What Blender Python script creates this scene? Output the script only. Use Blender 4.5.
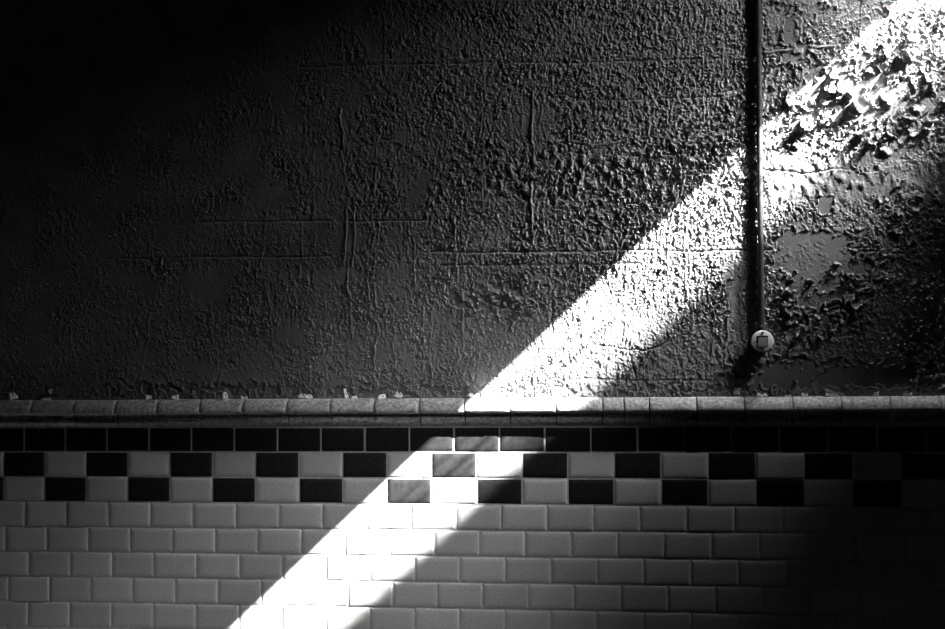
import bpy, bmesh, math, random
import numpy as np
from mathutils import Vector, Matrix
R = math.radians
scene = bpy.context.scene
for o in list(bpy.data.objects):
    bpy.data.objects.remove(o)
COL = scene.collection

# ------------------------------------------------------------------ camera
Z0 = 1.25                                   # height of the joint between the two chequered courses
CAM = (0.7505, -4.4455, Z0 + 0.1849)
YAW, PITCH, ROLL = 0.136409, 0.0175713, -0.001925
FPX = 1312.5
cam_d = bpy.data.cameras.new('camera'); cam = bpy.data.objects.new('camera', cam_d); COL.objects.link(cam)
cam_d.sensor_width = 36.0; cam_d.lens = 50.0; cam_d.shift_y = 86.4525 / 945.0
cam_d.clip_start = 0.05; cam_d.clip_end = 100
fw = Vector((-math.sin(YAW)*math.cos(PITCH), math.cos(YAW)*math.cos(PITCH), math.sin(PITCH)))
rt = Vector((math.cos(YAW), math.sin(YAW), 0)); up = rt.cross(fw)
r2 = rt*math.cos(ROLL) + up*math.sin(ROLL); u2 = up*math.cos(ROLL) - rt*math.sin(ROLL)
M = Matrix((r2, u2, -fw)).transposed().to_4x4(); M.translation = CAM
cam.matrix_world = M
scene.camera = cam

# ------------------------------------------------------------------ colour management, world
vs = scene.view_settings
vs.view_transform = 'Standard'; vs.look = 'None'; vs.gamma = 1.0; vs.use_curve_mapping = False
vs.exposure = 0.0
world = bpy.data.worlds.new('world'); scene.world = world; world.use_nodes = True
world.node_tree.nodes['Background'].inputs[0].default_value = (1, 1, 1, 1)
world.node_tree.nodes['Background'].inputs[1].default_value = 0.05

# ------------------------------------------------------------------ lights
SUN_DIR = Vector((-2.5, 1.0, -2.33))
sd = bpy.data.lights.new('sun', 'SUN'); sd.energy = 118.0; sd.angle = R(0.40)
sun = bpy.data.objects.new('sun', sd); COL.objects.link(sun)
sun.location = (8, -3, 8); sun.rotation_euler = SUN_DIR.to_track_quat('-Z', 'Y').to_euler()

def spot(name, loc, aim, power, size, blend, radius, spec):
    d = bpy.data.lights.new(name, 'SPOT'); d.energy = power; d.spot_size = size; d.spot_blend = blend
    d.shadow_soft_size = radius; d.specular_factor = spec
    o = bpy.data.objects.new(name, d); COL.objects.link(o); o.location = loc
    o.rotation_euler = (Vector(aim) - Vector(loc)).to_track_quat('-Z', 'Y').to_euler()
    return o
spot('fill_spot_by_window', (2.422, -0.451, Z0 + 1.92), (1.145, 0, Z0 + 1.011), 245, R(32.5), 1.0, 0.04, 1.0)  # added fill, no real fixture: grazes the upper wall from the right
spot('wide_fill_by_window', (2.23, -0.65, Z0 + 2.284), (0.785, 0, Z0 + 1.013), 100, R(56), 1.0, 0.04, 1.0)  # added wide fill without a fixture, carries the grazing light further left
spot('grazing_fill_above', (1.445, -0.070, Z0 + 1.965), (1.513, 0, Z0 + 0.155), 46, R(66.5), 1.0, 0.02, 1.0)  # added fill close to the wall, brightens the rail top and flake edges
spot('fill_spot_high', (-0.3, -5.2, Z0 + 2.95), (-0.448, 0, Z0 - 0.882), 235, R(20.3), 1.0, 0.15, 0.0)  # added fill from behind the camera, lifts the tiles; no such lamp
spot('fill_spot_high_narrow', (-0.3, -5.2, Z0 + 2.95), (0.066, 0, Z0 + 0.045), 179, R(14.1), 1.0, 0.15, 0.0)  # second added fill, peaks the tile brightness around the beam

# ------------------------------------------------------------------ helpers
def at(px, py, Y=0.0):
    """point of the plane y=Y seen at a pixel of the photograph"""
    a = (px - 472.5) / FPX; b = -(py - 314.5 - 86.4525) / FPX
    d = fw + r2*a + u2*b
    t = (Y - CAM[1]) / d.y
    return Vector(CAM) + d*t

def mat(name, color, rough=0.5, spec=0.5):
    m = bpy.data.materials.new(name); m.use_nodes = True
    b = m.node_tree.nodes['Principled BSDF']
    b.inputs['Base Color'].default_value = (*([color]*3), 1) if not isinstance(color, tuple) else (*color, 1)
    b.inputs['Roughness'].default_value = rough
    b.inputs['Specular IOR Level'].default_value = spec
    return m

def noise_mat(name, c0, c1, scale, rough, bump=0.0, bscale=200, bdist=0.001, spec=0.5, attr=None):
    """colour noise between two greys, noise bump, optional per-face tone attribute"""
    m = mat(name, c0, rough, spec); nt = m.node_tree; N = nt.nodes; L = nt.links; b = N['Principled BSDF']
    tc = N.new('ShaderNodeTexCoord')
    n = N.new('ShaderNodeTexNoise'); n.inputs['Scale'].default_value = scale; n.inputs['Detail'].default_value = 6
    L.new(tc.outputs['Object'], n.inputs['Vector'])
    r = N.new('ShaderNodeValToRGB'); r.color_ramp.elements[0].position = 0.3; r.color_ramp.elements[1].position = 0.7
    r.color_ramp.elements[0].color = (c0, c0, c0, 1); r.color_ramp.elements[1].color = (c1, c1, c1, 1)
    L.new(n.outputs['Fac'], r.inputs['Fac'])
    out = r.outputs['Color']
    if attr:
        a = N.new('ShaderNodeAttribute'); a.attribute_name = attr
        mx = N.new('ShaderNodeMix'); mx.data_type = 'RGBA'; mx.blend_type = 'MULTIPLY'; mx.inputs['Factor'].default_value = 1
        L.new(out, mx.inputs['A']); L.new(a.outputs['Fac'], mx.inputs['B']); out = mx.outputs['Result']
    L.new(out, b.inputs['Base Color'])
    if bump:
        n2 = N.new('ShaderNodeTexNoise'); n2.inputs['Scale'].default_value = bscale; n2.inputs['Detail'].default_value = 3
        L.new(tc.outputs['Object'], n2.inputs['Vector'])
        bp = N.new('ShaderNodeBump'); bp.inputs['Strength'].default_value = bump; bp.inputs['Distance'].default_value = bdist
        L.new(n2.outputs['Fac'], bp.inputs['Height']); L.new(bp.outputs['Normal'], b.inputs['Normal'])
    return m

def link_mesh(name, verts, faces, material, parent=None, smooth=False):
    me = bpy.data.meshes.new(name); me.from_pydata(verts, [], faces); me.update()
    if smooth: me.polygons.foreach_set('use_smooth', [True]*len(me.polygons))
    if material: me.materials.append(material)
    o = bpy.data.objects.new(name, me); COL.objects.link(o)
    if parent is not None: o.parent = parent
    return o

def obj(name, bm, material, parent=None, smooth=False):
    me = bpy.data.meshes.new(name); bmesh.ops.recalc_face_normals(bm, faces=bm.faces); bm.to_mesh(me); bm.free()
    if smooth: me.polygons.foreach_set('use_smooth', [True]*len(me.polygons))
    me.materials.append(material)
    o = bpy.data.objects.new(name, me); COL.objects.link(o)
    if parent is not None: o.parent = parent
    return o

def add_box(bm, a, b):
    vs_ = [bm.verts.new((x, y, z)) for x in (a[0], b[0]) for y in (a[1], b[1]) for z in (a[2], b[2])]
    for f in ((0,1,3,2),(4,6,7,5),(0,4,5,1),(2,3,7,6),(0,2,6,4),(1,5,7,3)):
        bm.faces.new([vs_[i] for i in f])

def tag(o, label=None, cat=None, group=None, kind=None):
    if label: o['label'] = label
    if cat: o['category'] = cat
    if group: o['group'] = group
    if kind: o['kind'] = kind
    return o

# ------------------------------------------------------------------ materials
m_room = noise_mat('room_plaster', 0.03, 0.05, 3, 0.9)
m_floor = noise_mat('floor_concrete', 0.02, 0.035, 4, 0.8)
m_frame = mat('window_metal', 0.2, 0.5)
m_white = noise_mat('white_glazed_tile', 0.52, 0.68, 140, 0.45, 0.6, 480, 0.0016, 0.25, 'tone')
m_black = noise_mat('black_glazed_tile', 0.015, 0.028, 60, 0.45, 0.5, 480, 0.0016, 0.12, 'tone')
m_grout = noise_mat('grout', 0.45, 0.65, 60, 0.95, 0.5, 600, 0.001, 0.1)
m_rail = noise_mat('glazed_rail', 0.22, 0.72, 95, 0.4, 0.8, 240, 0.003, 0.4)
m_chip = noise_mat('paint_chip', 0.55, 0.8, 80, 0.6)
m_pipe = noise_mat('black_conduit_paint', 0.02, 0.045, 40, 0.6, 0.6, 260, 0.0015, 0.25)
m_box = noise_mat('dark_box_metal', 0.04, 0.07, 60, 0.5, 0.3, 200)
m_plate = noise_mat('ivory_plate', 0.86, 0.93, 60, 0.45, 0.2, 300)
m_button = noise_mat('button_plastic', 0.36, 0.44, 70, 0.5, 0.3, 200)
m_screw = mat('screw_dark', 0.012, 0.5)

def paint_material():
    m = mat('old_paint', 0.2, 0.42, 0.5); nt = m.node_tree; N = nt.nodes; L = nt.links; b = N['Principled BSDF']
    tc = N.new('ShaderNodeTexCoord'); at_ = N.new('ShaderNodeAttribute'); at_.attribute_name = 'bare'
    def noi(scale, det=5):
        n = N.new('ShaderNodeTexNoise'); n.inputs['Scale'].default_value = scale; n.inputs['Detail'].default_value = det
        L.new(tc.outputs['Object'], n.inputs['Vector']); return n
    def ramp(n, p0, p1, c0, c1):
        r = N.new('ShaderNodeValToRGB'); e = r.color_ramp.elements
        e[0].position, e[1].position = p0, p1; e[0].color = (c0, c0, c0, 1); e[1].color = (c1, c1, c1, 1)
        L.new(n.outputs['Fac'], r.inputs['Fac']); return r
    paint = ramp(noi(9, 8), 0.3, 0.7, 0.20, 0.30)
    bare = ramp(noi(170, 4), 0.3, 0.7, 0.16, 0.23)
    mx = N.new('ShaderNodeMix'); mx.data_type = 'RGBA'
    L.new(at_.outputs['Fac'], mx.inputs['Factor']); L.new(paint.outputs['Color'], mx.inputs['A']); L.new(bare.outputs['Color'], mx.inputs['B'])
    L.new(mx.outputs['Result'], b.inputs['Base Color'])
    mr = N.new('ShaderNodeMapRange'); L.new(at_.outputs['Fac'], mr.inputs['Value'])
    mr.inputs['To Min'].default_value = 0.42; mr.inputs['To Max'].default_value = 0.9
    L.new(mr.outputs['Result'], b.inputs['Roughness'])
    n2 = noi(330, 3)
    bp = N.new('ShaderNodeBump'); bp.inputs['Strength'].default_value = 0.5; bp.inputs['Distance'].default_value = 0.0015
    L.new(n2.outputs['Fac'], bp.inputs['Height']); L.new(bp.outputs['Normal'], b.inputs['Normal'])
    return m
m_paint = paint_material()

# ------------------------------------------------------------------ room shell
XL, XR, YF, ZC = -3.2, 2.6, -6.4, 4.6
WT = 0.25
bm = bmesh.new(); add_box(bm, (XL-WT, YF-WT, -0.2), (XR+WT, WT+0.1, 0.0)); tag(obj('floor', bm, m_floor), kind='structure')
bm = bmesh.new(); add_box(bm, (XL-WT, YF-WT, ZC), (XR+WT, WT+0.1, ZC+0.2)); tag(obj('ceiling', bm, m_room), kind='structure')
bm = bmesh.new(); add_box(bm, (XL-WT, YF, 0), (XL, 0.0, ZC)); tag(obj('wall_left', bm, m_room), kind='structure')
bm = bmesh.new(); add_box(bm, (XL-WT, YF-WT, 0), (XR+WT, YF, ZC)); tag(obj('wall_front', bm, m_room), kind='structure')
# right wall with the high slit window that lets the sunbeam in
WY0, WY1 = -2.6, -0.10
WZ0, WZ1 = Z0 + 0.170 + 0.932*XR - 0.48, Z0 + 0.170 + 0.932*XR
TH = 0.03                                    # thin metal-clad wall around the slit
bm = bmesh.new()
add_box(bm, (XR, YF, 0), (XR+TH, 0, WZ0)); add_box(bm, (XR, YF, WZ1), (XR+TH, 0, ZC))
add_box(bm, (XR, YF, WZ0), (XR+TH, WY0, WZ1)); add_box(bm, (XR, WY1, WZ0), (XR+TH, 0, WZ1))
tag(obj('wall_right', bm, m_room), kind='structure')
win = bpy.data.objects.new('window_1', None); COL.objects.link(win); win.location = (XR, (WY0+WY1)/2, WZ0); tag(win, kind='structure')
def winpart(name, a, b):
    bm = bmesh.new(); o_ = win.location
    add_box(bm, tuple(Vector(a)-o_), tuple(Vector(b)-o_)); return obj(name, bm, m_frame, win)
winpart('window_head', (XR-0.01, WY0, WZ1-0.012), (XR+TH, WY1, WZ1))
winpart('window_sill', (XR-0.03, WY0, WZ0), (XR+TH+0.05, WY1, WZ0+0.012))
# unseen blades added to soften the beam's lower edge, gaps narrowing towards the sill
for k in range(16):
    winpart('beam_shaper_blade', (XR+0.010, WY0, WZ0+0.012+k*0.0125), (XR+0.014, WY1, WZ0+0.012+k*0.0125+0.0112*(1-k/16)**1.1))
for zz in (0.232, 0.270, 0.285, 0.345):  # thin unseen blades added to lay faint streaks in the beam
    winpart('beam_shaper_blade', (XR+0.010, WY0, WZ0+zz), (XR+0.014, WY1, WZ0+zz+0.0045))

# ------------------------------------------------------------------ painted wall: relief of blistered, cracked, peeling paint
rng = np.random.default_rng(11)
S = 0.0018
X_A, X_B = -1.75, 1.90
ZA, ZB = Z0 + 0.262, Z0 + 1.83
nx, nz = int((X_B-X_A)/S)+1, int((ZB-ZA)/S)+1
gx = X_A + np.arange(nx)*S; gz = ZA + np.arange(nz)*S
GX, GZ = np.meshgrid(gx, gz)
# pixel coordinates of each grid point (plane y=0) - only used to lay out the patches of the wall
def to_px(x, z):
    dx, dy, dz = x-CAM[0], -CAM[1], z-CAM[2]
    w = dx*fw.x+dy*fw.y+dz*fw.z
    return (472.5+FPX*(dx*r2.x+dy*r2.y+dz*r2.z)/w, 314.5+86.4525-FPX*(dx*u2.x+dy*u2.y+dz*u2.z)/w)
PX, PY = to_px(GX, GZ)
kz = np.fft.fftfreq(nz, S)[:, None]; kx = np.fft.rfftfreq(nx, S)[None, :]
def band(wl, bw=0.45, ax=1.0, az=1.0):
    """band-passed noise, wavelength wl metres, stretched along z when az > 1"""
    k = np.sqrt((kx*ax)**2+(kz*az)**2)+1e-9
    g = np.exp(-(np.log(k*wl)/bw)**2/2)/np.maximum(k, 1e-3)**0.5
    f = np.fft.irfft2(np.fft.rfft2(rng.standard_normal((nz, nx)))*g, s=(nz, nx))
    return f/f.std()
def blur(a, wl):
    g = np.exp(-0.5*((kx**2+kz**2)*(2*np.pi*wl)**2))
    return np.fft.irfft2(np.fft.rfft2(a)*g, s=(nz, nx))
def sm(a, lo, hi):
    t = np.clip((a-lo)/(hi-lo), 0, 1); return t*t*(3-2*t)
def blob(cx, cy, rx, ry, p=2.0):
    return np.exp(-(np.abs((PX-cx)/rx)**p+np.abs((PY-cy)/ry)**p))

warp = band(0.25, 0.5)
# general strength of the wrinkling
amp = 0.50 + 0.55*sm(PX, 300, 660) + 0.35*sm(PX, 520, 760)*sm(PY, 420, 200) + 0.20*warp + 0.14*band(0.09, 0.4) + 0.30*sm(PY, 320, 200)*sm(PX, 250, 480)*sm(PX, 775, 765)
amp *= 1 - 0.75*blob(815, 240, 40, 22, 4) - 0.7*blob(870, 185, 80, 24, 4) - 0.85*blob(860, 375, 100, 18, 4)
amp *= 1 - 0.6*blob(735, 300, 12, 60, 4)
amp *= 1 - 0.45*blob(590, 340, 120, 60, 4)
amp *= 1 - 0.62*sm(PX, 760, 775)*sm(PY-(900-PX)*0.35, 175, 150)
amp = np.clip(amp, 0.06, 1.7)
n_a = band(0.0125, 0.30, 1.0, 1.15)*0.7+band(0.0150, 0.30, 1.0, 1.7)*0.7
n_b = band(0.0080, 0.26, 1.0, 1.2); n_c = band(0.030, 0.35, 1.0, 1.4)
wr = np.maximum(n_a, -0.4)**1*0.00085 + np.maximum(n_b, -0.7)*0.00050 + n_c*0.0005
ridge = (1-np.minimum(np.abs(band(0.034, 0.35, 1, 1.5)), 1.0))**4*0.0013
H = amp*1.35*(wr + ridge)
# coarse blisters band under the second seam and lower right
bl = np.clip(blob(610, 172, 150, 28, 4)+0.6*blob(700, 190, 60, 45, 4)+0.7*blob(850, 185, 110, 30, 4)+0.4*blob(640, 355, 120, 35), 0, 1)
H += bl*(np.maximum(band(0.040, 0.35, 1, 1.5), -0.3)*0.0026)
# long vertical cracks and seams, slightly raised lips
def line(pts, w, h, jit=1.2, groove=False):
    global H
    pts = np.array(pts, float)
    xs, ys = pts[:, 0], pts[:, 1]
    n = max(int(np.hypot(np.diff(xs), np.diff(ys)).sum()/1.0), 4)
    t = np.linspace(0, len(pts)-1, n); px = np.interp(t, np.arange(len(pts)), xs); py = np.interp(t, np.arange(len(pts)), ys)
    j = np.cumsum(rng.standard_normal((2, n)), axis=1); j -= np.linspace(0, 1, n)*j[:, -1:]
    px = px + j[0]*jit*0.25; py = py + j[1]*jit*0.25
    hv = 0.75+0.35*np.interp(np.arange(n), np.arange(0, n+12, 12), rng.standard_normal(len(np.arange(0, n+12, 12))))
    h0 = h
    for a, b, hm in zip(px, py, np.clip(hv, .15, 1.3)):
        h = h0*hm
        p = at(a, b); cx_, cz_ = int(round((p.x-X_A)/S)), int(round((p.z-ZA)/S))
        r_ = int(3*w/S)+1
        x0, x1, z0, z1 = max(cx_-r_, 0), min(cx_+r_+1, nx), max(cz_-r_, 0), min(cz_+r_+1, nz)
        if x0 >= x1 or z0 >= z1: continue
        d2 = (gx[None, x0:x1]-p.x)**2+(gz[z0:z1, None]-p.z)**2
        CR[z0:z1, x0:x1] = np.maximum(CR[z0:z1, x0:x1], np.exp(-d2/(2*w*w))*abs(h)) if h > 0 else CR[z0:z1, x0:x1]
        if h < 0: GR[z0:z1, x0:x1] = np.maximum(GR[z0:z1, x0:x1], np.exp(-d2/(2*w*w))*abs(h))
CR = np.zeros_like(H); GR = np.zeros_like(H)
pr = random.Random(5)
for (pts, w, h) in (
    ([(533,92),(530,140),(536,170),(532,196),(533,245)], .0032, .0030), ([(541,143),(560,141),(590,143),(640,141),(660,147)], .0026, .0022),
    ([(546,20),(541,50),(530,66),(531,100)], .0026, .0018), ([(495,45),(488,70),(480,110),(477,160),(482,215)], .0026, .0016),
    ([(598,120),(591,135),(588,170),(584,200)], .0026, .0020), ([(660,10),(657,30),(662,60),(652,110),(640,160)], .0026, .0020),
    ([(676,8),(673,30),(676,58),(670,130),(660,145)], .0026, .0020), ([(607,0),(604,40),(602,70),(600,130)], .0024, .0016),
    ([(634,0),(638,30),(630,60),(620,120)], .0024, .0014), ([(380,130),(376,175),(372,220)], .0024, .0012), ([(415,60),(408,110),(420,130)], .0022, .0012),
    ([(640,180),(645,230),(640,262)], .0026, .0018), ([(690,180),(686,240),(688,300)], .0026, .0022), ([(672,200),(668,280)], .0026, .0016),
    ([(553,300),(552,335)], .0028, -.002), ([(600,345),(645,348),(668,341)], .0022, -.0022), ([(628,346),(632,362),(638,385)], .0022, -.0022),
    ([(765,170),(800,174),(830,168),(868,172)], .0024, -.0022), ([(847,145),(850,165),(868,175),(905,160),(930,162)], .0024, .0018),
    ([(860,0),(858,30),(866,70),(860,100)], .0026, -.0022), ([(765,53),(790,50),(833,46)], .0034, .0034),
    ([(720,0),(722,60),(716,110)], .0026, .0022), ([(705,0),(700,50),(704,120)], .0024, .0018), ([(160,250),(140,380)], .0024, .0010), ([(270,200),(262,260),(270,320)], .0024, .0012),
    ):
    line(pts, w*.75, h*1.9)
for k in range(46):
    x = pr.uniform(300, 745); y = pr.uniform(-5, 330); L_ = pr.uniform(25, 110); s_ = pr.uniform(-6, 6)
    line([(x, y), (x+s_*.5+pr.uniform(-3, 3), y+L_/2), (x+s_, y+L_)], .0018, pr.uniform(.0014, .0042))
for (x0, y0, x1, y1, h) in ((300,67,745,57,-.0011), (330,63,745,53,.0008), (430,252,745,250,-.0016), (440,265,640,263,-.0010), (200,222,430,220,-.0012),
                         (120,258,330,256,-.0010), (765,250,900,248,-.0014), (560,380,745,380,-.0008), (580,100,740,96,-.0008)):
    line([(x0, y0), ((x0+x1)/2, (y0+y1)/2+.6), (x1, y1)], .0024, h*2.2, 0.5)
H = H*(1-0.75*np.clip((CR+GR)/.0016, 0, 1)) + CR - GR
# peeled patches: paint gone, smooth undercoat, lifted rims
zone = (0.95*blob(505,300,38,22)+0.7*blob(455,303,26,9)+0.55*blob(612,130,18,8)+0.55*blob(690,150,50,30)+0.5*blob(735,110,16,40)
        + 0.95*blob(820,290,55,42,3)+0.85*blob(810,250,42,20,4)+0.9*blob(865,95,100,50,3)+0.55*blob(900,240,40,60,3)+0.5*blob(790,40,20,40)
        + 0.65*blob(600,225,26,16)+0.5*blob(555,190,26,10)+0.75*blob(760,372,46,24,3)+0.85*blob(870,374,110,16,4)+0.5*blob(650,388,100,9)
        + 0.45*blob(330,392,340,9,4)+0.45*blob(160,308,22,8)+0.35*blob(240,385,260,16)+0.35*blob(400,150,90,22)+0.45*blob(722,295,10,50,4)+0.5*blob(380,305,12,10))
pn = band(0.075, 0.5)*0.7 + band(0.028, 0.4)*0.45
P = sm(pn*0.42 + zone*1.25, 0.86, 0.98)
solid = np.clip(0.95*blob(810,243,34,13,3)+0.9*blob(822,268,32,24,2.5)+0.9*blob(925,105,12,14,3)+0.9*blob(826,205,9,9,4)+0.9*blob(865,378,60,9,4)+.8*blob(790,30,7,14,4), 0, 1)
P = np.clip(np.maximum(P, sm(solid+0.16*band(0.05, 0.5)+0.07*band(0.02, 0.4), 0.42, 0.52)), 0, 1)
pin = sm(band(0.022, 0.35)*0.5+0.25*warp+0.5*sm(PX, 420, 700)*(1-0.4*sm(PY,330,380)), 1.55, 1.7)      # pin-head chips everywhere
P = np.maximum(P, pin)
rimw = np.clip(blur(P, 0.006)*2.0, 0, 1)*(1-P)
curl = np.clip(band(0.03, 0.4)*0.8+0.35, 0, 2.2)
lift = (0.35+0.75*sm(PX, 560, 800))*(0.6+0.9*np.clip(blob(860,110,110,60,3)+blob(820,300,70,50,3), 0, 1))
H = H*(1-P) - 0.0016*P + rimw*curl*lift*0.0050 + P*band(0.006, 0.4)*0.00012
# loose shards in the worst zones: jittered cells, each tilted and lifted
def shards(cell, zmask, hmax, seed):
    r = np.random.default_rng(seed)
    cxn, czn = int((X_B-X_A)/cell)+3, int((ZB-ZA)/cell)+3
    jx = r.uniform(0.1, 0.9, (czn, cxn)); jz = r.uniform(0.1, 0.9, (czn, cxn)); up_ = r.random((czn, cxn))
    ta = r.normal(1.25*np.pi, 0.8, (czn, cxn)); tl = r.uniform(0.10, 0.42, (czn, cxn))
    u = (GX-X_A)/cell+1 + 0.35*band(0.03); v = (GZ-ZA)/cell+1 + 0.35*band(0.03)
    iu, iv = np.floor(u).astype(int), np.floor(v).astype(int)
    best = np.full(u.shape, 9.0); sec = np.full(u.shape, 9.0); val = np.zeros_like(u); ch = np.zeros_like(u)
    for dv in (-1, 0, 1):
        for du in (-1, 0, 1):
            a = np.clip(iu+du, 0, cxn-1); b = np.clip(iv+dv, 0, czn-1)
            ex, ez = u-(iu+du+jx[b, a]), v-(iv+dv+jz[b, a])
            d = ex*ex+ez*ez*0.8
            q = d < best
            sec = np.where(q, best, np.minimum(sec, d))
            hgt = (ex*np.cos(ta[b, a])+ez*np.sin(ta[b, a]))*tl[b, a]*cell
            val = np.where(q, hgt, val); ch = np.where(q, up_[b, a], ch); best = np.where(q, d, best)
    edge = sm(np.sqrt(sec)-np.sqrt(best), 0.06, 0.16)
    on = sm(zmask-ch, 0.0, 0.12)
    return edge*on*np.clip(val+0.25*hmax, 0, hmax)*(1-0.9*P), on
zs = np.clip(0.74*blob(870,95,95,52,3)+0.5*blob(900,45,60,40)+0.45*blob(820,290,60,42,3)+0.5*blob(900,235,46,46,3)+0.55*blob(735,110,16,45)+0.5*blob(690,150,50,28)
             +0.5*blob(800,50,40,50)+.35*blob(600,222,30,18)+.3*blob(505,300,50,26), 0, 0.9)
sh1, on1 = shards(0.022, zs, 0.011, 3)
sh2, on2 = shards(0.038, zs*0.75, 0.016, 4)
H = H*(1-0.5*np.maximum(on1, on2)) + np.maximum(sh1, sh2)
H = H + 0.013*blob(758, 361, 6, 4.5) + 0.006*blob(752, 366, 5, 3)
CR = np.zeros_like(H); line([(766,53.5),(790,50.5),(834,46.5)], .0030, .0075, 0.4); H = np.where(CR > .0004, np.maximum(CR, H*.5), H)
H = np.clip(H, -0.006, 0.02)
# fade relief to flat at the border of the modelled patch
bd = np.minimum(np.minimum(GX-X_A, X_B-GX), np.minimum(GZ-ZA+0.02, ZB-GZ)); H *= sm(bd, 0, 0.05)

co = np.empty((nz*nx, 3), np.float32); co[:, 0] = GX.ravel(); co[:, 1] = -H.ravel(); co[:, 2] = GZ.ravel()
idx = np.arange(nz*nx).reshape(nz, nx)
quads = np.stack([idx[:-1, :-1], idx[:-1, 1:], idx[1:, 1:], idx[1:, :-1]], -1).reshape(-1, 4)
# the plain rest of the wall around it: four big quads sharing the corner points, plus the back
extra = np.array([(XL-WT, 0, 0), (XR+WT, 0, 0), (XL-WT, 0, ZC), (XR+WT, 0, ZC), (XL-WT, WT, 0), (XR+WT, WT, 0), (XL-WT, WT, ZC), (XR+WT, WT, ZC)], np.float32)
base = nz*nx
c00, c01, c10, c11 = idx[0, 0], idx[0, -1], idx[-1, 0], idx[-1, -1]
eq = np.array([(base, base+1, c01, c00), (base+1, base+3, c11, c01), (base+3, base+2, c10, c11), (base+2, base, c00, c10),
               (base+4, base+6, base+7, base+5), (base, base+2, base+6, base+4), (base+1, base+5, base+7, base+3),
               (base, base+4, base+5, base+1), (base+2, base+3, base+7, base+6)])
co = np.concatenate([co, extra]); quads = np.concatenate([quads, eq]).astype(np.int32)
me = bpy.data.meshes.new('wall_back')
me.vertices.add(len(co)); me.vertices.foreach_set('co', co.ravel())
me.loops.add(quads.size); me.loops.foreach_set('vertex_index', quads.ravel())
me.polygons.add(len(quads)); me.polygons.foreach_set('loop_start', np.arange(0, quads.size, 4, dtype=np.int32))
me.update(calc_edges=True)
sf = np.ones(len(quads), bool); sf[-9:] = False
me.polygons.foreach_set('use_smooth', sf)
a_ = me.attributes.new('bare', 'FLOAT', 'POINT')
a_.data.foreach_set('value', np.concatenate([P.ravel(), np.zeros(8)]).astype(np.float32))
me.materials.append(m_paint)
wall = bpy.data.objects.new('wall_back', me); COL.objects.link(wall); tag(wall, kind='structure')
def wall_h(x, z):
    i, k = int(round((x-X_A)/S)), int(round((z-ZA)/S))
    return H[min(max(k, 0), nz-1), min(max(i, 0), nx-1)]

# ------------------------------------------------------------------ glazed tiling below the rail
W, HT = 0.1555, 0.08874
JT = 0.0030
def tile_verts(x0, x1, z0, z1, r, depth=0.012):
    """rounded-edge tile, front at y=0 pillowed a touch; returns verts, faces"""
    rings = []
    bev = 0.0045
    prof = ((0.0, depth), (0.0, 0.0050), (0.0007, 0.0030), (0.0024, 0.0013), (0.0062, 0.0001), (0.018, -0.0006))
    cr = 0.003
    tx, tz, ty = r.gauss(0, 0.004), r.gauss(0, 0.004), r.gauss(0, 0.0004)
    cx, cz = (x0+x1)/2, (z0+z1)/2
    for ins, y in prof:
        ring = []
        ccr = max(cr-ins*0.3, 0.0012)
        for sx, sz, a0 in ((1, 1, 0), (-1, 1, 90), (-1, -1, 180), (1, -1, 270)):
            ox = (x1-ins-ccr) if sx > 0 else (x0+ins+ccr); oz = (z1-ins-ccr) if sz > 0 else (z0+ins+ccr)
            for k in range(3):
                a = R(a0+45*k); px_, pz_ = ox+ccr*math.cos(a), oz+ccr*math.sin(a)
                ring.append((px_, y+ty+tx*(px_-cx)+tz*(pz_-cz) if y < depth else y, pz_))
        rings.append(ring)
    v = [p for ring in rings for p in ring]; n = 12; f = []
    for q in range(len(rings)-1):
        for k in range(n):
            f.append((q*n+k, q*n+(k+1) % n, (q+1)*n+(k+1) % n, (q+1)*n+k))
    f.append(tuple((len(rings)-1)*n+k for k in range(n)))
    return v, f

class TileSet:
    def __init__(s): s.v = []; s.f = []; s.t = []
    def add(s, x0, x1, z0, z1, r):
        jx, jz = r.gauss(0, 0.0004), r.gauss(0, 0.0004)
        v, f = tile_verts(x0+JT/2+jx, x1-JT/2+jx, z0+JT/2+jz, z1-JT/2+jz, r)
        o = len(s.v); s.v += v; s.f += [tuple(i+o for i in q) for q in f]; s.t += [r.uniform(0.9, 1.06)]*len(v)
    def build(s, name, material, parent):
        # faces wound so that normals look at the room (-y)
        o = link_mesh(name, s.v, [tuple(reversed(q)) for q in s.f], material, parent, True)
        a = o.data.attributes.new('tone', 'FLOAT', 'POINT'); a.data.foreach_set('value', np.array(s.t, np.float32))
        return o
tr = random.Random(21)
wt, ck_w, ck_b, bk = TileSet(), TileSet(), TileSet(), TileSet()
ck = bk
for i in range(-11, 28):                       # columns; edge i at (i-10)*W
    xa = (i-10)*W
    if xa+W < XL or xa > XR: continue
    clip = lambda a: min(max(a, XL+0.002), XR-0.002)
    bk.add(clip(xa-W/2), clip(xa+W/2), Z0+HT, Z0+2*HT-0.002, tr) if clip(xa+W/2)-clip(xa-W/2) > 0.02 else None
    # odd/even: at the photo's left edge, column starting at edge 0 is black in the upper course
    for row, par in ((0, 0), (-1, 1)):
        a, b = clip(xa), clip(xa+W)
        if b-a < 0.02: continue
        (ck_b if (i+par) % 2 == 0 else ck_w).add(a, b, Z0+row*HT, Z0+(row+1)*HT, tr)
    ph = {1: .545, 2: .065, 3: .63, 4: .135, 5: .62, 6: .12}
    for row in range(1, 14):
        p = ph.get(row, .6 if row % 2 else .1)
        a, b = clip(xa+p*W), clip(xa+p*W+W)
        z1 = Z0-row*HT; z0 = max(z1-HT, 0.0)
        if b-a < 0.02 or z1-z0 < 0.02: continue
        wt.add(a, b, z0, z1, tr)
dado = bpy.data.objects.new('trim_2', None); COL.objects.link(dado); dado.location = (0, 0, 0); tag(dado, kind='structure')
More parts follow.
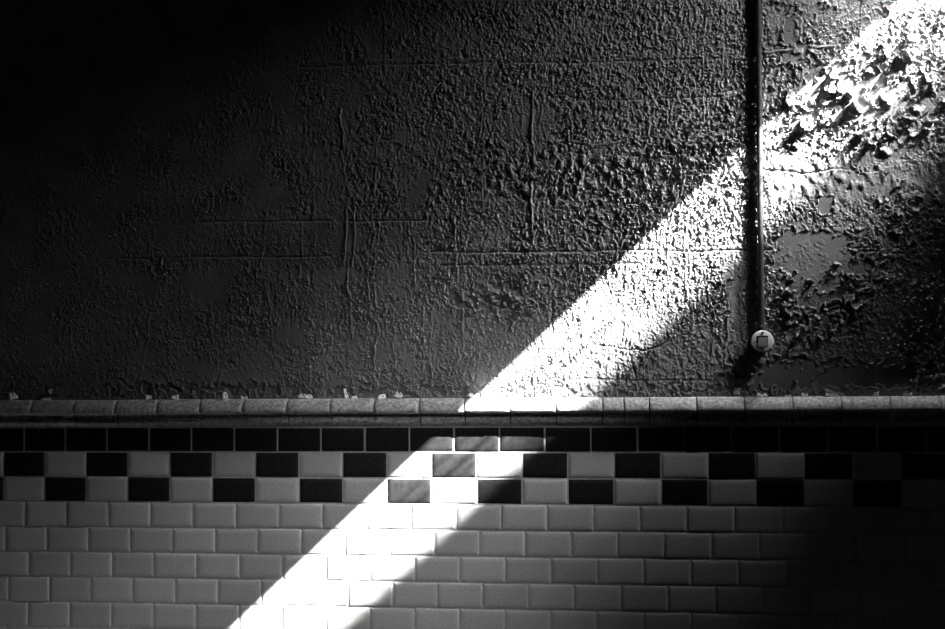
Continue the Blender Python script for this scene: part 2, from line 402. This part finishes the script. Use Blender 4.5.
bm = bmesh.new(); add_box(bm, (XL+0.001, -0.0002+0.0026, 0.001), (XR-0.001, 0.0115, Z0+2*HT))
g = obj('grout', bm, m_grout, dado)
wt.build('white_tile_field', m_white, dado)
ck_w.build('white_chequer_tiles', m_white, dado)
ck_b.build('black_chequer_tiles', m_black, dado)
bk.build('black_tile_course', m_black, dado)
dado.location = (0, -0.0125, 0)
dado.location.y = -0.0125

# ------------------------------------------------------------------ glazed rail moulding over the tiles
prof = [(0.0, .2735), (-.006, .2728), (-.014, .2690), (-.022, .2625), (-.029, .2545), (-.034, .2455), (-.0370, .2370), (-.0382, .2310), (-.0372, .2262), (-.0325, .2232), (-.0250, .2222), (-.0140, .2215), (-.0120, .2190),
        (-.0050, .2165), (-.0068, .2150), (-.0072, .2130), (-.0066, .2110), (-.0040, .2095), (-.0030, .2060), (-.0030, .2000), (-.0050, .1980), (-.0120, .1968), (-.0150, .1945), (-.0155, .1915), (-.0138, .1885), (-.0080, .1865), (-.0040, .1835), (-.0030, .1800), (0.0, .1790)]
joints = [k*W + 0.118 for k in range(-22, 17)]
joints = sorted([j for j in joints if XL+0.02 < j < XR-0.02] + [at(624, 405, -.03).x] + [XL+0.002, XR-0.002])
rv, rf = [], []
rr = random.Random(8)
for a, b in zip(joints[:-1], joints[1:]):
    g_ = 0.0018; ns = 8
    xs = [a+g_, a+g_+0.0012] + [a+(b-a)*k/ns for k in range(1, ns)] + [b-g_-0.0012, b-g_]
    dy, dz, ty = rr.gauss(0, .0006), rr.gauss(0, .0005), rr.gauss(0, .004)
    off = len(rv); n = len(prof)
    for q, x in enumerate(xs):
        e = 0.0016 if q in (0, len(xs)-1) else 0.0
        for (y, z) in prof:
            yy = 0.002 if y == 0.0 else y+dy+ty*(x-(a+b)/2)+e
            rv.append((x, yy, Z0+z+dz))
    for q in range(len(xs)-1):
        for k in range(n):
            k2 = (k+1) % n
            rf.append((off+q*n+k, off+q*n+k2, off+(q+1)*n+k2, off+(q+1)*n+k))
    rf.append(tuple(off+k for k in reversed(range(n)))); rf.append(tuple(off+(len(xs)-1)*n+k for k in range(n)))
rail = link_mesh('trim_1', rv, rf, m_rail, None, True); tag(rail, kind='structure')
rail.location.y = -0.0125
bm = bmesh.new(); add_box(bm, (XL+0.002, -0.009, Z0+.182), (XR-0.002, -.002, Z0+.262)); mj = obj('mortar_bed', bm, m_room, rail)
mj.location.y = 0.012

# ------------------------------------------------------------------ curled paint flakes still hanging on the wall (parts of it)
def flake_mesh(name, w, h, curl, bend, r, thick=0.0009):
    """irregular curled sheet; hinge edge at local origin line z=0.. ; curls out to -y"""
    nu, nv = 5, 5; fr = []
    pts = {}
    el = [r.uniform(-.22, .22) for _ in range(nv+1)]; er = [r.uniform(-.22, .22) for _ in range(nv+1)]; et = [r.uniform(-.3, .2) for _ in range(nu+1)]
    for j in range(nv+1):
        v = j/nv
        for i in range(nu+1):
            u = i/nu
            wid = w*(1-0.45*v*r.uniform(.9, 1.1)*abs(1-v*.3))
            x = (u-.5)*wid + w*(el[j]*(1-u)+er[j]*u)*.45
            s = h*v*(1+et[i]*v)
            th = curl*v
            y = -s*math.sin(th) - bend*w*(abs(u-.5)*2)**2*.25*(1 if v > 0 else 0)
            z = s*math.cos(th)
            pts[i, j] = (x, y, z)
    V, F = [], []
    for side in (0, 1):
        for j in range(nv+1):
            for i in range(nu+1):
                x, y, z = pts[i, j]; V.append((x, y+side*thick, z))
    n1 = (nu+1)*(nv+1); id_ = lambda i, j, s=0: s*n1+j*(nu+1)+i
    for j in range(nv):
        for i in range(nu):
            F.append((id_(i, j), id_(i+1, j), id_(i+1, j+1), id_(i, j+1)))
            F.append((id_(i, j, 1), id_(i, j+1, 1), id_(i+1, j+1, 1), id_(i+1, j, 1)))
    for i in range(nu):
        F.append((id_(i, 0), id_(i, 0, 1), id_(i+1, 0, 1), id_(i+1, 0))); F.append((id_(i, nv), id_(i+1, nv), id_(i+1, nv, 1), id_(i, nv, 1)))
    for j in range(nv):
        F.append((id_(0, j), id_(0, j+1), id_(0, j+1, 1), id_(0, j, 1))); F.append((id_(nu, j), id_(nu, j, 1), id_(nu, j+1, 1), id_(nu, j+1)))
    return V, F
m_flake = noise_mat('flake_paint', 0.20, 0.34, 60, 0.45, 0.4, 300)
fr = random.Random(77)
spots = []
def scatter(n, cx, cy, rx, ry, smin, smax, cmax):
    for _ in range(n):
        a, q = fr.uniform(0, 2*math.pi), math.sqrt(fr.random())
        spots.append((cx+rx*q*math.cos(a), cy+ry*q*math.sin(a), fr.uniform(smin, smax), fr.uniform(.35, cmax)))
scatter(28, 868, 92, 82, 46, .020, .048, 1.2)
scatter(7, 905, 30, 38, 28, .018, .034, 1.0)
scatter(14, 862, 138, 78, 16, .018, .040, 1.2)
scatter(20, 820, 296, 46, 40, .016, .036, 1.3)
scatter(9, 905, 215, 34, 45, .018, .034, 1.1)
scatter(7, 737, 105, 8, 38, .016, .030, 1.1)
scatter(6, 690, 152, 40, 24, .014, .026, 1.0)
scatter(5, 740, 375, 20, 14, .014, .026, 1.0)
scatter(4, 722, 300, 5, 40, .012, .022, 1.0)
spots = [s for s in spots if not (735 < s[0] < 770 and s[1] < 360)]
spots += [(53, 391, .018, 1.1), (752, 371, .018, 1.0), (835, 391, .05, .7), (860, 392, .035, .6), (700, 385, .03, .9), (802, 392, .03, .9)]
for (px, py, sz, cu) in spots[:98]:
    p = at(px, py)
    V, F = flake_mesh('paint_flake', sz*fr.uniform(.8, 1.5), sz, cu*.9, fr.uniform(-.4, .8), fr)
    o = link_mesh('paint_flake', V, F, m_flake, wall, True)
    o.location = (p.x, -wall_h(p.x, p.z)+.001, p.z)
    # mostly hinged at the upper right, free edge hanging down and curling off the wall
    o.rotation_euler = (0, R(fr.gauss(222, 40)), 0)

# ------------------------------------------------------------------ loose chips lying on the rail
chips = [(46,398,.030,.006,8,'thin flat sliver of paint on the rail, second chip from the far left'),
         (14,394,.026,.020,40,'squarish pale paint chip on the rail at its far left end'),
         (149,392,.020,.014,25,'small pale paint chip on the rail, third chip from the far left'),
         (175,397,.026,.014,-25,'slanted paint chip on the rail, fourth chip from the far left'),
         (226,389,.018,.020,70,'rounded upright paint chip on the rail, fifth chip from the far left'),
         (244,396,.026,.010,8,'pale paint chip on the rail between the rounded upright chip and the bright pair'),
         (302,397,.026,.014,-30,'bright white chip, left one of a pair on the rail'),
         (309,398,.024,.012,15,'bright white chip, right one of a pair on the rail'),
         (347,396,.014,.030,85,'white paint chip standing upright like a small leaf on the rail'),
         (354,399,.022,.008,3,'flat white chip right beside the upright leaf-like chip'),
         (382,399,.030,.012,5,'broad pale chip on the rail left of the sunbeam'),
         (398,393,.026,.016,-40,'slanted pale chip leaning on the wall just left of the sunbeam'),
         (473,395,.034,.012,-28,'sunlit paint chip at the left edge of the sunbeam on the rail'),
         (762,397,.042,.010,4,'flat bright chip on the rail below the round switch'),
         (788,398,.026,.005,6,'thin bright sliver on the rail right of the one below the switch'),
         (831,398,.048,.008,3,'long flat chip on the rail just right of the small rough chip'),
         (805,399,.026,.010,10,'small rough chip on the rail left of the long flat chip'),
         (876,396,.024,.012,-10,'short blunt paint chip, second from the right end of the rail'),
         (908,395,.036,.010,-15,'slanted paint chip nearest the right end of the rail')]
cr_ = random.Random(31)
for (px, py, w, h, ang, lab) in chips:
    w *= .9
    V, F = flake_mesh('paint_chip', w, h, .5, .5, cr_, .0012)
    V = [(x*1.25, y, z*1.2) for x, y, z in V]
    o = link_mesh('paint_chip', V, F, m_chip, None, True)
    tag(o, lab, 'paint chip', 'loose paint chips lying along the rail')
    p = at(px, 402, -.02)
    if abs(ang) > 60: ang *= 0.25
    ca = Matrix.Rotation(R(28), 4, 'Z') @ Matrix.Rotation(R(-38), 4, 'X') @ Matrix.Rotation(R(-ang*.5), 4, 'Y')
    vv = [ca @ Vector(q) for q in V]
    zmin = min(q.z for q in vv); 
    o.matrix_world = Matrix.Translation((p.x, -.0185, Z0+.2722-zmin-.0005)) @ ca

# ------------------------------------------------------------------ conduit and round switch
top, bot = at(757.2, -40, -.016), at(758.6, 330, -.016)
def tube(bm, pts, rad, n=20, cap=True):
    rings = []
    for i, p in enumerate(pts):
        p = Vector(p); d = (Vector(pts[min(i+1, len(pts)-1)])-Vector(pts[max(i-1, 0)])).normalized()
        a = d.cross(Vector((0, 1, 0))).normalized(); b = d.cross(a)
        rr_ = rad[i] if isinstance(rad, (list, tuple)) else rad
        rings.append([bm.verts.new(p+a*rr_*math.cos(2*math.pi*k/n)+b*rr_*math.sin(2*math.pi*k/n)) for k in range(n)])
    for q in range(len(rings)-1):
        for k in range(n):
            bm.faces.new((rings[q][k], rings[q][(k+1) % n], rings[q+1][(k+1) % n], rings[q+1][k]))
    if cap: bm.faces.new(rings[0]); bm.faces.new(list(reversed(rings[-1])))
sw = at(762.6, 341, -.045)
pr_ = random.Random(3)
PX_ = sw.x-.001
ctop = Z0+2.6
cd = bpy.data.objects.new('conduit_pipe', None); COL.objects.link(cd); cd.location = (PX_, 0, sw.z+.03)
tag(cd, 'dark vertical conduit pipe running down the peeling wall to the round switch', 'pipe')
bm = bmesh.new()
nseg = 70
x_top = at(758.2, 0, -.016).x
slope = (x_top-PX_)/(at(758, 0, -.016).z-sw.z)
pts = [((k/nseg)*(ctop-sw.z-.03)*slope + pr_.gauss(0, .0002), -.0155, (k/nseg)*(ctop-sw.z-.03)) for k in range(nseg+1)]
tube(bm, pts, [.0100+pr_.gauss(0, .00015) for _ in pts])
obj('pipe', bm, m_pipe, cd, True)
bm = bmesh.new(); tube(bm, [(0, -.0155, .004), (0, -.0155, .006), (0, -.0155, .022), (0, -.0155, .024)], [.0105, .0125, .0125, .0105]); obj('coupling', bm, m_pipe, cd, True)
# saddle clips above the frame edge and half way
for zc_ in (at(758, 110).z-cd.location.z, ctop-cd.location.z-.3):
    bm = bmesh.new(); xo = zc_*slope
    n = 12
    arc = [(xo-.024, -.0005), (xo-.0135, -.0005)] + [(xo+.0122*math.cos(math.pi-a*math.pi/n), -.0155-.0122*math.sin(a*math.pi/n)) for a in range(n+1)] + [(xo+.0135, -.0005), (xo+.024, -.0005)]
    vs0 = [bm.verts.new((x, y, zc_-.007)) for x, y in arc]; vs1 = [bm.verts.new((x, y, zc_+.007)) for x, y in arc]
    for k in range(len(arc)-1): bm.faces.new((vs0[k], vs0[k+1], vs1[k+1], vs1[k]))
    o = obj('saddle_clip', bm, m_pipe, cd); md = o.modifiers.new('thick', 'SOLIDIFY'); md.thickness = .0014

st = bpy.data.objects.new('light_switch', None); COL.objects.link(st); st.location = (sw.x, 0, sw.z)
tag(st, 'round pale light switch with a square button at the foot of the conduit', 'switch')
def lathe(prof_, n=48):
    """profile of (radius, y) revolved about the y axis"""
    bm = bmesh.new(); rings = []
    for r_, y in prof_:
        if r_ < 1e-6: rings.append([bm.verts.new((0, y, 0))]); continue
        rings.append([bm.verts.new((r_*math.cos(2*math.pi*k/n), y, r_*math.sin(2*math.pi*k/n))) for k in range(n)])
    for a, b in zip(rings[:-1], rings[1:]):
        for k in range(n):
            k2 = (k+1) % n
            if len(a) == 1: bm.faces.new((a[0], b[k2], b[k]))
            elif len(b) == 1: bm.faces.new((a[k], a[k2], b[0]))
            else: bm.faces.new((a[k], a[k2], b[k2], b[k]))
    return bm
obj('back_box', lathe([(0, .004), (.033, .004), (.033, -.036), (.031, -.038), (0, -.038)]), m_box, st, True)
RP = .0357
pl = obj('cover_plate', lathe([(0, -.0375), (RP-.001, -.0375), (RP, -.0385), (RP, -.0412), (RP-.0012, -.0428), (RP-.004, -.0438), (.012, -.0446), (0, -.0446)]), m_plate, st, True)
tag(pl, 'pale ivory round cover plate')
bm = bmesh.new(); add_box(bm, (-.0175, -.0452, -.0175), (.0175, -.0440, .0175)); obj('button_surround', bm, m_screw, st)
bm = bmesh.new(); add_box(bm, (-.0155, -.0482, -.0155), (.0155, -.0445, .0155)); bmesh.ops.bevel(bm, geom=list(bm.edges), offset=.0012, segments=2, affect='EDGES')
bt = obj('button', bm, m_button, st); bt.rotation_euler = (R(4), 0, 0); tag(bt, 'grey square push button')
for dz in (.0275, -.0275):
    s_ = obj('screw', lathe([(0, -.0435), (.0040, -.0435), (.0040, -.0452), (.0030, -.0462), (0, -.0463)], 16), m_screw, st, True); s_.location = (0, 0, dz)
